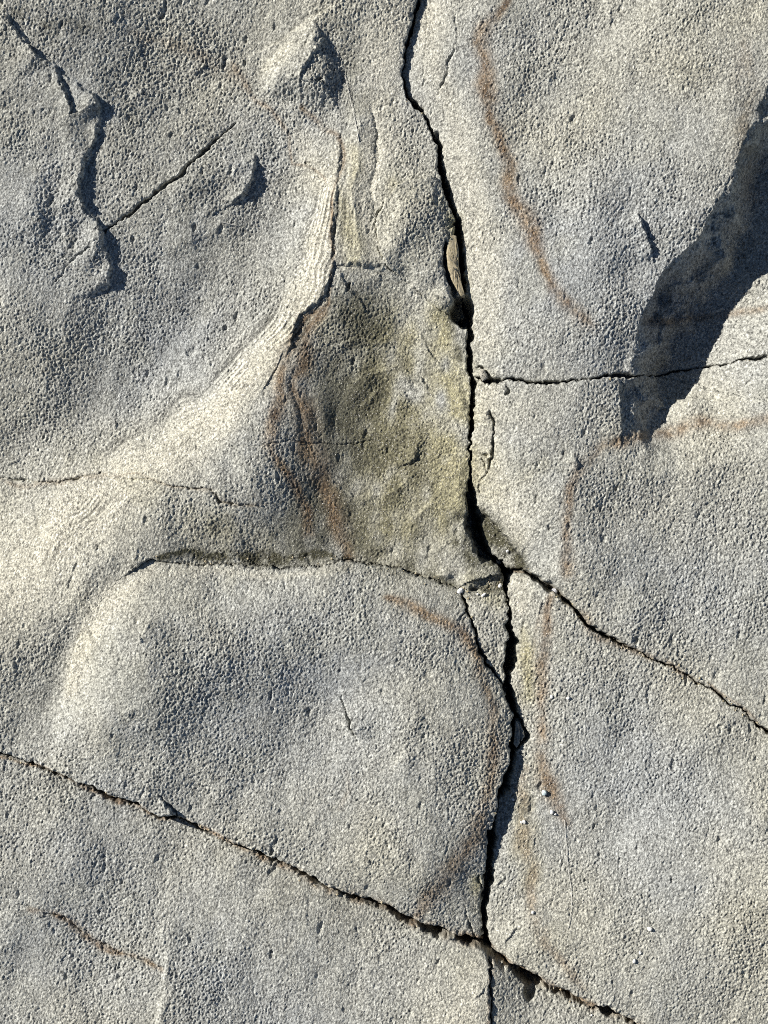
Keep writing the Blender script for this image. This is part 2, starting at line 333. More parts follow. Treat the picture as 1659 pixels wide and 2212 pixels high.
def band(pts, wid, XU=None, XV=None, pad=None, power=2.0):
    pad = pad or 3 * max(wid) + 20
    w, d, ww, _ = dist(pts, wid, pad, SU if XU is None else XU, SV if XV is None else XV)
    out = np.zeros(U.shape); out[w] = np.exp(-(d / np.maximum(ww, .5)) ** power)
    return out
PALE = np.zeros(U.shape)  # pale rock, plus edges lightened where they face the sun
for pts, wid, amp in (
    ([(738,335),(708,430),(688,560),(650,665),(578,772),(495,872),(395,955),(275,1035),(150,1130),(60,1230),(-20,1300)], [20,28,34,40,46,54,62,78,95,100,92], 1.0),
    ([(330,1222),(250,1288),(195,1362),(172,1440),(165,1500)], [16,30,34,30,12], .95),  # pale foot, and the boulder's sunlit flank painted brighter
    ([(340,1232),(450,1234),(600,1240),(750,1232)], [14,12,10,10], .5),
    ([(840,20),(830,120),(820,250),(790,400),(770,540)], [50,55,50,45,40], .6),
    ([(935,20),(930,150),(985,300),(1030,450),(1050,600),(1050,740)], [26,34,40,45,45,40], .6),
    ([(1045,830),(1050,950),(1065,1060),(1120,1160)], [26,32,36,34], .75),
    ([(1120,1250),(1125,1310)], [24,20], .6),
    ([(660,300),(690,400)], [40,34], .7),
    ([(1010,2110),(990,2190)], [50,70], .55),
    ([(650,60),(600,130),(570,160)], [26,26,20], .45)):  # sunlit lip and left face of the knob, painted in
    PALE = np.maximum(PALE, amp * band(pts, wid))
SMOOTHER = np.clip(PALE * .9 + .6 * band([(670,290),(690,330)], [26,24]), 0, 1)
g1 = sample(tile(1.05, 1.7, .12, lowcut=3.2)); g2 = sample(tile(3.0, 4.6, .1, lowcut=10)); g3 = sample(tile(.62, .95, .1))
g1 = g1 - .35 * np.maximum(-g1 - .8, 0)
HOLLOW = inside([(722,580),(829,580),(900,630),(1010,695),(1017,830),(1017,1070),(1090,1236),(990,1270),(829,1220),(750,1212),(600,1222),(400,1218),(330,1208),(430,1060),(520,930),(600,780),(640,690),(712,610)], SU, SV)
rough = (1 - .62 * SMOOTHER) * (1 - .2 * HOLLOW)
mod = 1 + .28 * np.clip(sample(tile(40)), -1.6, 1.6)
H += (AMP_G * (.62 * g1 + .14 * g2 + .72 * g3)) * rough * mod * FINE
pit = sample(tile(4.5, 8, .15)); H -= 4.5 * np.clip(pit - 2.0, 0, 1.2) * rough * FINE

rr = np.hypot((SU - 830) / 1.0, (SV - 900) / 1.35) + 10 * sample(tile(40))
sw = np.interp(rr, np.arange(0, 600, 7.0), np.convolve(rng.standard_normal(88), [.25, .5, .25], 'valid'))
H += 2.2 * sw * HOLLOW * np.clip(.5 + .7 * sample(tile(30)), 0, 1.3)
pb = [(742,335),(716,430),(690,560),(640,665),(560,770),(470,865),(370,940),(250,1020),(130,1120),(60,1220)]
w, d, _, s = dist(pb, [0] * 10, 260, SU, SV)
lam1 = np.interp(d * s, np.arange(-300, 300, 3.2), rng.standard_normal(188))
LAMI = np.zeros(U.shape); LAMI[w] = lam1 * np.exp(-(d / 60) ** 2) * np.clip(.5 + .7 * sample(tile(34))[w], 0, 1.4)
H += .8 * LAMI
# ---- cracks
EDGE = np.zeros(U.shape)
def crack(line, depth, wide=1.0, rim=0.0, rimw=7.0, only=None):
    global H
    w, d, hw, s = dist(line, [p[2] * wide for p in line], 60)
    hw = hw * np.clip(1 + .38 * CN1[w] + .22 * CN2[w], .35, 1.9)
    c = np.exp(-(d / np.maximum(hw, 1.2)) ** 3)
    if only is not None: c = c * (SLAB[w] == only)
    H[w] -= depth * c * np.clip(hw / 2.5, .35, 1.2)
    if rim: H[w] -= rim * np.exp(-d / rimw)
    EDGE[w] = np.maximum(EDGE[w], np.exp(-(d / (hw + 4)) ** 2))
crack([(915,-300,3)] + MAIN[:-3], 80, 1.12, 3, 6); crack(MAIN[-4:] + [(1050,2600,2)], 16, .9, 2, 6)
crack(HORI, 34, .9, 2, 5); crack(DIAG, 44, 1.1, 3, 6); crack(BOTT, 46, 1.05, 4, 6); crack(WEDG, 30, .75, 2, 5)
crack(TILT, 20, .9, 1, 4); crack(HAIR, 12, .9, 1, 5); crack(HAI2, 8, .9)
crack([(p[0], p[1], .5 + .14 * min(k, 8)) for k, p in enumerate(LEDG)], 11, 1, 0, 7)
crack([(p[0], p[1], 1.5) for p in LENS], 10)
crack([(1116,1545,4),(1129,1565,3.4),(1139,1590,3.6),(1124,1610,3),(1109,1622,3)], 40)
crack([(195,535,1.2),(140,582,1.6),(120,607,2)], 9); crack([(1030,795,1),(1040,793,2),(1056,812,2.5),(1060,822,2.5)], 18)
crack([(1042,1112,1),(1090,1150,1.4)], 8)
crack([(1095,835,2),(1098,848,3),(1092,852,2)], 14)
crack([(830,60,.9),(842,110,1)], 4); crack([(985,30,.8),(988,80,1.2),(968,150,1.4),(945,205,1.2)], 8)
crack([(920,10,.8),(924,60,1),(915,130,1),(915,190,.8)], 6)
crack([(800,235,.9),(812,290,1.1),(808,330,.9)], 6)
crack([(1058,886,1.6),(1064,905,3),(1066,920,2.4),(1064,960,2.4),(1066,985,2.2),(1062,1000,2.4),(1048,1030,2.4),(1038,1040,1.4)], 16, 1, only=4)
crack([(1036,975,1),(1045,985,1.4),(1056,985,2)], 10, only=4); crack([(1045,990,1.4),(1050,1005,2.2),(1052,1025,1.6)], 9, only=4)
crack([(1067,990,1),(1085,1020,1),(1098,1050,.9),(1102,1080,.8)], 6, only=4)
crack([(1034,1030,1),(1036,1060,1.8)], 8, only=4)
crack([(1440,690,1),(1432,740,1.4),(1420,800,1.2)], 8); crack([(1010,1322,1),(1002,1330,1.6),(990,1345,1.8),(995,1355,1)], 8)
crack([(350,1712,1),(362,1730,2.4),(380,1752,2.6),(392,1768,2)], 12, only=1)
crack([(1034,1890,1.2),(1040,1930,1.8),(1046,1960,2)], 14, only=1); crack([(1000,1960,.8),(1020,2010,1.8),(1036,2036,2)], 12, only=1)
crack([(40,1950,1),(150,1990,1.6),(200,2030,1.8),(260,2060,1.6),(350,2092,1.3)], 9, only=6)
crack([(405,2112,1),(440,2130,1.5),(495,2160,1.3)], 6, only=6)
crack([(738,1500,1.2),(747,1540,2.2),(762,1575,2.2),(773,1602,1.6)], 9, only=1)
crack([(555,215,1),(590,240,1.4)], 6); crack([(660,350,1.3),(668,348,1.4),(675,362,1.6),(700,390,1.2)], 7)
crack([(962,525,1.5),(961,548,3),(964,582,4.5),(974,612,6),(992,648,6)], 40, only=0)
crack([(1158,1310,1),(1160,1340,1)], 4, only=5)
for (u, v, ru, rv, a, an) in ((998,667,23,29,100,0),(1006,694,12,14,80,0),(1146,2122,26,13,60,.35),(1142,2146,13,18,40,.1),(1318,2190,17,7,40,.4),(1012,2038,22,7,60,.3),(948,2017,15,9,56,.5),
                              (1110,1392,9,22,50,0),(1103,1430,8,24,50,0),(1111,1520,8,22,45,-.3),(1036,1150,8,26,50,-.4),(940,296,6,10,30,0),(1190,1270,9,4,18,.7),
                              (1286,2180,8,4,20,.4),(1240,2162,8,3,18,.4),(372,1762,16,6,14,.4),(270,1728,14,4,14,.3),(790,1948,16,4,14,.3),(700,1913,12,4,12,.4),(690,172,8,4,8,0),
                              (1022,1268,9,4,12,.1),(757,626,4,10,10,.4)):
    hump(u, v, ru, rv, -a, an, 4.0)
# crumbly rust fill along the long diagonal joint
w, d, hw, s = dist(BOTT, [p[2] for p in BOTT], 40)
H[w] += np.exp(-((d - 8) / 6) ** 2) * sample(tile(2.2, 1.8), U[w], V[w]) * 1.5
H -= 14.0
H = np.maximum(H, -170)

# ---------------------------------------------------------------- stains (rust veins, ochre crust, algae, pale bands), some light and shade painted in
n40 = sample(tile(34)); n12 = sample(tile(9, 15, .15)); n6 = sample(tile(4)); n120 = sample(tile(110))
RUST = np.zeros(U.shape)
def rust(pts, wid, amp, ragged=.5):
    global RUST
    ragged *= .6; b = band(pts, [.85 * x for x in wid], pad=3 * max(wid) + 30)
    RUST = np.maximum(RUST, amp * np.clip(b * (1 + ragged * (n12 * .6 + n6 * .35)), 0, 1.2))
rust(VEIN[:12], [7,7,6,5,5,5,5,5,6,8,10,12], .9); rust(VEIN[9:], [8,12,17,19,19,20,22,20,17,14,11,12], 1.0)
rust(VEI2, [14,24,27,32,30,27,22,10], .95); rust(VEI3, [14,10,7,6,5,4,4,4,3], .6)
rust(RVEI, [12,12,16,24,26,22,19,18,18,19,17,17,18,18], 1.0, .5); rust(RVE2, [14,12,12,15,18,20,15,14], .85, .6); rust(RVE3, [12,10,10,10], .8)
rust(RVE4, [12,14,16,16,24,22,12], .9, .6); rust(RVE5, [12,15,18,16,17,15,14,14], .55, .8)
rust(BRU1, [10,16,18,17,20,18], 1.0); rust(BRU2, [20,20,22,26,26,28,20], .85, .4); rust([(1040,1430),(1055,1480),(1064,1530)], [14,14,14], .8)
rust([p[:2] for p in BOTT], [4,4,5,5,6,7,8,7,7,7,6,8,9,11,13,13,15,13,13,14,16,15,13,11,10,13,12,10,12,13,12,12], .95, .9)
rust([p[:2] for p in DIAG], [2,2,4,5,6,8,14,13,9,9,8,6,5,4,4,3,3], .6, .9)
rust([p[:2] for p in HAIR], [6,8,8,7,5,4,3,3,3,4,6,9,8,5], .4)
rust([(60,1960),(150,1990),(200,2030),(260,2060),(350,2092)], [7,8,9,9,7], .8, .9)
rust([(1060,2060),(1060,2150),(1057,2240)], [7,8,8], .6); rust([(1590,120),(1600,250),(1590,350),(1620,420)], [20,34,40,30], .3, 1.0)
rust([(300,75),(400,110),(470,130),(520,165)], [10,18,22,16], .35, .9); rust([(740,1660),(750,1700),(735,1740)], [8,8,6], .25)
rust([(1170,1320),(1160,1420)], [6,6], .3)
RUST = np.clip(RUST * .85, 0, 1)
OCHR = np.zeros(U.shape)
for pts, wid, amp in (([(950,700),(960,850),(975,1000),(960,1130)], [50,70,70,50], .8), ([(840,740),(850,950),(840,1120)], [80,110,100], .85),
                      ([(1140,1370),(1150,1440),(1145,1500)], [18,20,18], .75), ([(760,320),(755,450),(765,560)], [16,22,22], .5), ([(975,470),(985,560),(1000,640)], [16,16,12], .7),
                      ([(1020,1250),(1060,1290)], [26,24], .6), ([(1028,1900),(1020,1960)], [12,16], .6), ([(860,380),(900,420),(950,440)], [30,30,20], .35),
                      ([(700,700),(760,760),(820,900)], [30,30,30], .3), ([(1010,830),(1008,950),(1008,1080)], [14,14,14], .6), ([(420,1130),(560,1170)], [40,30], .35),
                      ([(1135,1660),(1140,1900)], [26,26], .35), ([(1180,1000),(1060,1080)], [20,20], .2)):
    OCHR = np.maximum(OCHR, amp * band(pts, wid) * np.clip(1 + .35 * n12 + .3 * n40, 0, 1.4))
OCHR = np.clip(OCHR + .12 * np.clip(n40 + .3 * n12 - .7, 0, 1.5), 0, 1)
ALGA_SHADE = np.zeros(U.shape)  # algae, plus shade painted into the same mask
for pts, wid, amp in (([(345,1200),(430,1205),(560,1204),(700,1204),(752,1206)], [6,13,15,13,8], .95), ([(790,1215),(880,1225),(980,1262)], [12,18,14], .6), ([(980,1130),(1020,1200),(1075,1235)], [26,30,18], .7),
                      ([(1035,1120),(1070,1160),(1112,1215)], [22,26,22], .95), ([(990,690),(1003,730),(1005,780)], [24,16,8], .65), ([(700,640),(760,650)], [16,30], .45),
                      ([(1600,260),(1620,350)], [40,50], .35), ([(40,45),(120,60),(250,75)], [22,22,18], .4), ([(1020,1268),(1080,1265)], [8,12], .75), ([(900,1180),(930,1230)], [50,30], .4),  # top right patch: shade of the steep slope painted in
                      ([(1005,1020),(1000,1120)], [10,14], .5), ([(690,700),(680,900),(720,1050),(760,1180)], [50,70,80,60], .38), ([(450,1150),(600,1160),(720,1150)], [40,60,60], .28), ([(745,80),(760,160),(775,230)], [24,22,16], .3), ([(90,120),(280,260),(420,420)], [150,170,120], .15)):  # hollow's left wall and knob's far side painted as shade; upper left darker
    ALGA_SHADE = np.maximum(ALGA_SHADE, amp * band(pts, wid) * np.clip(1 + .4 * n12 + .3 * n6, 0, 1.4))
ALGA_SHADE = np.maximum(ALGA_SHADE, .55 * band([(770,690),(800,850),(780,1050),(720,1150)], [70,140,170,130], power=4.0) * np.clip(1 + .3 * n12 + .4 * n40, .2, 1.5) * HOLLOW)  # brown film with the hollow's soft shade painted in
ALGA_SHADE = np.clip(ALGA_SHADE, 0, 1)
BLUE = np.clip(.5 + .12 * n40 + .2 * n120 + .8 * band([(670,272),(668,305)], [20,22]), 0, 1)
SPEC = np.clip(.5 + .17 * sample(tile(.6, .9, .1)) + .2 * LAMI, 0, 1)

# ---------------------------------------------------------------- materials
def new_mat(name):
    m = bpy.data.materials.new(name); m.use_nodes = True
    return m, m.node_tree, m.node_tree.nodes, m.node_tree.links, m.node_tree.nodes['Principled BSDF']
def rgb(n, c):
    q = n.new('ShaderNodeRGB'); q.outputs[0].default_value = (*c, 1); return q.outputs[0]
def mix(n, l, f, a, b, mode='MIX'):
    q = n.new('ShaderNodeMix'); q.data_type = 'RGBA'; q.blend_type = mode
    for i, x in ((0, f), (6, a), (7, b)):
        if hasattr(x, 'links') or hasattr(x, 'is_linked'): l.new(x, q.inputs[i])
        else: q.inputs[i].default_value = x if i == 0 else (*x, 1)
    return q.outputs[2]
def ramp(n, l, f, lo, hi, a=0.0, b=1.0):
    q = n.new('ShaderNodeMapRange'); l.new(f, q.inputs[0])
    for i, x in enumerate((lo, hi, a, b)): q.inputs[i + 1].default_value = x
    return q.outputs[0]
def noise(n, l, vec, scale, detail=3, rough=.6):
    q = n.new('ShaderNodeTexNoise'); l.new(vec, q.inputs['Vector']); q.inputs['Scale'].default_value = scale
    q.inputs['Detail'].default_value = detail; q.inputs['Roughness'].default_value = rough
    return q.outputs['Fac']
def rock_material():
    m, t, n, l, b = new_mat('weathered_gneiss')
    a1 = n.new('ShaderNodeAttribute'); a1.attribute_name = 'stain_shade'; a2 = n.new('ShaderNodeAttribute'); a2.attribute_name = 'tone'
    s1 = n.new('ShaderNodeSeparateColor'); l.new(a1.outputs['Color'], s1.inputs[0])
    s2 = n.new('ShaderNodeSeparateColor'); l.new(a2.outputs['Color'], s2.inputs[0])
    co = n.new('ShaderNodeNewGeometry').outputs['Position']
    mp = n.new('ShaderNodeMapping'); l.new(co, mp.inputs[0]); mp.inputs['Scale'].default_value = (1, .6, 1)
    v = mp.outputs[0]
    grain = noise(n, l, v, 1150, 2, .7)
    warm = mix(n, l, s2.outputs[0], (.374, .362, .298), (.322, .332, .322))
    c = mix(n, l, s1.outputs[0], warm, (.455, .435, .358))                    # pale bands, and sun-facing edges painted lighter
    c = mix(n, l, s1.outputs[2], c, (.335, .31, .195))                       # ochre crust
    c = mix(n, l, a1.outputs['Alpha'], c, (.075, .072, .045))               # algae film, and painted shade (knob, hollow, top right); darker upper left
    rm = n.new('ShaderNodeMath'); rm.operation = 'MULTIPLY'; l.new(s1.outputs[1], rm.inputs[0])
    l.new(ramp(n, l, noise(n, l, v, 260, 4, .75), .34, .62, .68, 1.0), rm.inputs[1])
    c = mix(n, l, rm.outputs[0], c, mix(n, l, ramp(n, l, noise(n, l, co, 60), .35, .65), (.125, .08, .046), (.255, .18, .105)))
    # mineral speckle: pale feldspar and dark mica, with the grains' tiny shadows painted in
    sp = ramp(n, l, s2.outputs[1], .22, .78, .38, 1.62)
    c = mix(n, l, 1.0, c, sp, 'MULTIPLY')
    gs = ramp(n, l, grain, .32, .68, .6, 1.40)
    c = mix(n, l, 1.0, c, gs, 'MULTIPLY')
    mica = ramp(n, l, noise(n, l, co, 900, 1, .5), .66, .72, 0, .75)
    c = mix(n, l, mica, c, (.72, .70, .66))
    l.new(c, b.inputs['Base Color']); b.inputs['Roughness'].default_value = .82
    b.inputs['Specular IOR Level'].default_value = .35
    bp = n.new('ShaderNodeBump'); bp.inputs['Strength'].default_value = .8; bp.inputs['Distance'].default_value = .0012
    l.new(noise(n, l, v, 950, 2, .65), bp.inputs['Height']); l.new(bp.outputs[0], b.inputs['Normal'])
    return m
ROCK = rock_material()
def plain_stone(name, c1, c2, scale, rough=.7, bump=.4):
    m, t, n, l, b = new_mat(name)
    co = n.new('ShaderNodeTexCoord').outputs['Object']
    f = noise(n, l, co, scale, 3)
    l.new(mix(n, l, ramp(n, l, f, .35, .65), c1, c2), b.inputs['Base Color']); b.inputs['Roughness'].default_value = rough
    bp = n.new('ShaderNodeBump'); bp.inputs['Strength'].default_value = bump; bp.inputs['Distance'].default_value = .0006
    l.new(f, bp.inputs['Height']); l.new(bp.outputs[0], b.inputs['Normal'])
    return m
QUARTZ = plain_stone('white_quartz', (.78, .76, .71), (.88, .87, .83), 300, .55)
GLASSY = plain_stone('frosted_glass_bead', (.55, .66, .66), (.68, .76, .74), 300, .25, .1)
SHELL = plain_stone('grey_shell', (.42, .43, .47), (.62, .62, .66), 400, .5)
CHIP = plain_stone('ochre_chip', (.34, .285, .17), (.47, .41, .29), 420, .85, .9)
GREYC = plain_stone('grey_chip', (.30, .29, .25), (.46, .43, .36), 420, .85, .9)
FIBRE = plain_stone('pale_fibre', (.6, .58, .52), (.72, .7, .64), 50, .6)

# ---------------------------------------------------------------- slab meshes
PX = ((U - CU) * S).ravel(); PY = ((CV - V) * S).ravel(); PZ = (H * S).ravel()
IDX = np.arange(NU * NV).reshape(NV, NU)
FLAB = SLAB[:-1, :-1]
STAIN_SHADE = np.stack([PALE, RUST, OCHR, ALGA_SHADE], -1).reshape(-1, 4).astype(np.float32)
TONE = np.stack([BLUE, SPEC, np.zeros_like(BLUE), np.ones_like(BLUE)], -1).reshape(-1, 4).astype(np.float32)
FLOOR_Z = -0.13

def build(name, fmask, skirt_mask, mat):
    i, j = np.nonzero(fmask)
    q = np.stack([IDX[i + 1, j], IDX[i + 1, j + 1], IDX[i, j + 1], IDX[i, j]], 1)
    used, inv = np.unique(q, return_inverse=True); q = inv.reshape(-1, 4)
    co = np.stack([PX[used], PY[used], PZ[used]], 1)
    st, to = STAIN_SHADE[used], TONE[used]
    back = np.full(NU * NV, -1); back[used] = np.arange(len(used))
    # skirt down to the bed below, along edges that face another slab or the outside
    M = np.zeros((NV + 1, NU + 1), bool); M[1:-1, 1:-1] = skirt_mask
    F = np.zeros((NV + 1, NU + 1), bool); F[1:-1, 1:-1] = fmask
    ed = []
    a = F[1:, 1:-1] & ~M[:-1, 1:-1]; r, c = np.nonzero(a); ed.append(np.stack([IDX[r, c], IDX[r, c + 1]], 1))          # above
    a = F[:-1, 1:-1] & ~M[1:, 1:-1]; r, c = np.nonzero(a); ed.append(np.stack([IDX[r, c + 1], IDX[r, c]], 1))          # below
    a = F[1:-1, 1:] & ~M[1:-1, :-1]; r, c = np.nonzero(a); ed.append(np.stack([IDX[r + 1, c], IDX[r, c]], 1))          # left
    a = F[1:-1, :-1] & ~M[1:-1, 1:]; r, c = np.nonzero(a); ed.append(np.stack([IDX[r, c], IDX[r + 1, c]], 1))          # right
    ed = back[np.concatenate(ed)]
    if len(ed):
        bu, binv = np.unique(ed, return_inverse=True); e2 = binv.reshape(-1, 2) + len(co)
        low = co[bu].copy(); low[:, 2] = FLOOR_Z
        q = np.concatenate([q, np.stack([ed[:, 0], ed[:, 1], e2[:, 1], e2[:, 0]], 1)])
        co = np.concatenate([co, low]); st = np.concatenate([st, st[bu]]); to = np.concatenate([to, to[bu]])
    me = bpy.data.meshes.new(name)
    me.vertices.add(len(co)); me.vertices.foreach_set('co', co.astype(np.float32).ravel())
    me.loops.add(q.size); me.loops.foreach_set('vertex_index', q.astype(np.int32).ravel())
    me.polygons.add(len(q)); me.polygons.foreach_set('loop_start', (np.arange(len(q)) * 4).astype(np.int32))
    me.polygons.foreach_set('use_smooth', np.ones(len(q), bool))
    for an, ar in (('stain_shade', st), ('tone', to)):
        at = me.attributes.new(an, 'FLOAT_COLOR', 'POINT'); at.data.foreach_set('color', ar.ravel())
    me.update(calc_edges=True); me.materials.append(mat)
    o = bpy.data.objects.new(name, me); COL.objects.link(o)
    return o
def tag(o, label, cat, group=None):
    o['label'] = label; o['category'] = cat; o['kind'] = 'thing'
    if group: o['group'] = group
    return o

# parts inside the slabs
def facemask(m): return m[:-1, :-1]
sheet = inside([p[:2] for p in RIDG] + [(60,665),(-20,690),(-300,720),(-300,60),(20,70)])
lens = inside([p[:2] for p in LENS] + [(1100,690),(1100,430),(975,420),(930,380),(870,395)])
knob = inside(KNOB)
PART = np.zeros(U.shape, np.int8)
PART[HOLLOW] = 1; PART[sheet] = 2; PART[knob] = 3; PART[lens] = 4
PART = np.where(SLAB == 0, PART, 0)[:-1, :-1]

SLABS = [('rock_slab', 'largest slab, with the rust-edged sunken hollow left of the long crack', 'rock'),
         ('rock_dome', 'rounded grey boulder below the dark mossy ledge, left of the long crack', 'rock'),
         ('rock_wedge', 'small pointed wedge of rock squeezed between two cracks in the centre', 'rock'),
         ('rock_slab', 'pale upper right slab with long orange vein and upper part of big shadow', 'rock'),
         ('rock_slab', 'grey right slab between the level crack and the rusty slanting crack', 'rock'),
         ('rock_slab', 'lower right slab strewn with tiny white pebbles', 'rock'),
         ('rock_slab', 'bottom left slab under the long rusty diagonal crack', 'rock'),
         ('rock_slab', 'small sunken slab at bottom right corner below the black notch', 'rock'),
         ('rock_block', 'small dark green algae-stained block sunk in the wide black gap', 'rock')]
for k, (nm, lab, cat) in enumerate(SLABS):
    m = FLAB == k
    if k == 0:
        root = build(nm, m & (PART == 0), m, ROCK)
        for pk, pn, pl in ((1, 'hollow', 'yellow-brown triangular hollow with rust streaks'), (2, 'raised_sheet', 'raised grey sheet with jagged shadowed edge'),
                           (3, 'knob', 'small pale knob near the top'), (4, 'lens_bulge', 'lens-shaped bulge beside the long crack')):
            c = build(pn, m & (PART == pk), m, ROCK); c.parent = root; c['label'] = pl
        tag(root, lab, cat)
    else:
        tag(build(nm, m, m, ROCK), lab, cat, 'slabs split by the cracks' if nm == 'rock_slab' else None)

# bed and ground further out
def ground():
    n = 90; a = np.sign(np.linspace(-1, 1, n)) * np.abs(np.linspace(-1, 1, n)) ** 3 * 60
    X, Y = np.meshgrid(a, a)
    Z = -0.16 + .03 * np.sin(X * 1.3 + Y * .4) * np.cos(Y * .9 - X * .3) - .02
    X2, Y2, Z2 = X.ravel(), Y.ravel(), Z.ravel()
    vs_ = np.stack([X2, Y2, Z2], 1).tolist()
    f = [(r * n + c, r * n + c + 1, (r + 1) * n + c + 1, (r + 1) * n + c) for r in range(n - 1) for c in range(n - 1)]
    me = bpy.data.meshes.new('ground'); me.from_pydata(vs_, [], f)
    for p in me.polygons: p.use_smooth = True
    m, t, nn, l, b = new_mat('shore_rock')
    co = nn.new('ShaderNodeNewGeometry').outputs['Position']
    f1 = noise(nn, l, co, 3, 8); f2 = noise(nn, l, co, 160, 4, .7)
    l.new(mix(nn, l, f2, mix(nn, l, ramp(nn, l, f1, .35, .65), (.20, .19, .16), (.33, .31, .27)), (.42, .40, .35)), b.inputs['Base Color'])
    bp = nn.new('ShaderNodeBump'); bp.inputs['Distance'].default_value = .01; l.new(f2, bp.inputs['Height']); l.new(bp.outputs[0], b.inputs['Normal'])
    b.inputs['Roughness'].default_value = .9
    me.materials.append(m); o = bpy.data.objects.new('ground', me); COL.objects.link(o); o['kind'] = 'structure'
ground()

# ---------------------------------------------------------------- loose things
def h_at(u, v, r=0):
    i = int(np.argmin(abs(AV - v))); j = int(np.argmin(abs(AU - u))); k = max(int(r / STEP), 0)
    return float(np.median(H[i - k:i + k + 1, j - k:j + k + 1]))
def stone(name, u, v, ru, rv, rh, mat, ang=0, seed=0, sink=.2, facet=.16, z=None, sub=2):
    import bmesh
    bm = bmesh.new(); bmesh.ops.create_icosphere(bm, subdivisions=sub, radius=1)
    r = random.Random(seed)
    planes = [Vector((r.gauss(0, 1), r.gauss(0, 1), r.gauss(0, .8))).normalized() for _ in range(7)]
    for q in bm.verts:
        p = q.co.copy()
        for pl in planes:
            dd = p.dot(pl)
            if dd > 1 - facet * 1.6: p -= pl * (dd - (1 - facet * 1.6))
        p += Vector((r.gauss(0, .03), r.gauss(0, .03), r.gauss(0, .03)))
        q.co = Vector((p.x * ru * S, p.y * rv * S, p.z * rh * S))
    me = bpy.data.meshes.new(name); bm.to_mesh(me); bm.free(); me.materials.append(mat)
    o = bpy.data.objects.new(name, me); COL.objects.link(o)
    hz = h_at(u, v, min(ru, rv)) if z is None else z
    o.location = ((u - CU) * S, (CV - v) * S, (hz + rh * (1 - sink)) * S)
    o.rotation_euler = (r.uniform(-.15, .15), r.uniform(-.15, .15), ang)
    return o
PG = 'tiny loose pebbles'
PEB = [
 (1175,1711,6,6,4.5,GLASSY,'round pale blue-green bead lying on the rust streak',),
 (1191,1753,5,4.2,4,QUARTZ,'angular white chip below the round blue-green bead'),
 (1199,1758,3,2.4,3,QUARTZ,'tiny white crumb right of the angular white chip below the bead'),
 (1132,1775,4,4,3.4,QUARTZ,'white pebble, right one of the close pair left of the rust streak'),
 (1126,1776,2.8,3.2,2.6,QUARTZ,'smaller white pebble touching its twin left of the rust streak'),
 (1191,1505,4,3.6,3,QUARTZ,'white pebble, left one of two level white pebbles right of the crack'),
 (1226,1507,3.8,3.6,3,QUARTZ,'white pebble, right one of two level white pebbles right of the crack'),
 (1109,1728,3,2.4,2.2,QUARTZ,'tiny white chip right beside the long crack left of the bead'),
 (1150,1969,4,3.4,3,QUARTZ,'lone white pebble low on the ochre streak of the lower right slab'),
 (1399,2000,6,4.4,4,QUARTZ,'white flake with sharp shadow on the lower right slab'),
 (1366,2070,5,3.6,3.6,QUARTZ,'white chip near the bottom of the lower right slab beside a dark pit'),
 (1379,2052,3,3.6,2.4,QUARTZ,'tiny white crumb above the lowest white chip'),
 (1083,1215,7,5.4,4.5,QUARTZ,'oval cream pebble at the lower end of the wide black gap'),
 (1098,1191,3.4,3.2,3,QUARTZ,'cream pebble on the dark green sunken block'),
 (995,1277,5.4,7,4,QUARTZ,'flat cream pebble at the top of the wedge crack'),
 (1045,1286,6,3,2.6,QUARTZ,'thin cream sliver on the wedge of rock'),
 (1081,1266,4,5,4,QUARTZ,'cream pebble in the dark corner above the wedge'),
 (1198,1279,7,7.5,5.4,SHELL,'grey rounded shell-like pebble stuck in the slanting crack'),
 (1212,1287,3.2,5,3.4,CHIP,'small tan grain beside the grey pebble in the slanting crack'),
 (1032,1284,2.4,2.2,2,QUARTZ,'tiny pale grain left of the cream sliver on the wedge'),
 (1280,2198,2.6,2.2,2,QUARTZ,'tiny white crumb on the lip of the bottom right crack'),
]
for k, (u, v, a, b_, c, m, lab) in enumerate(PEB):
    tag(stone('pebble', u, v, a * 1.15, b_ * 1.15, c * 1.15, m, ang=(k * 1.7) % 3.1, seed=k + 3, sub=2), lab, 'pebble', PG)

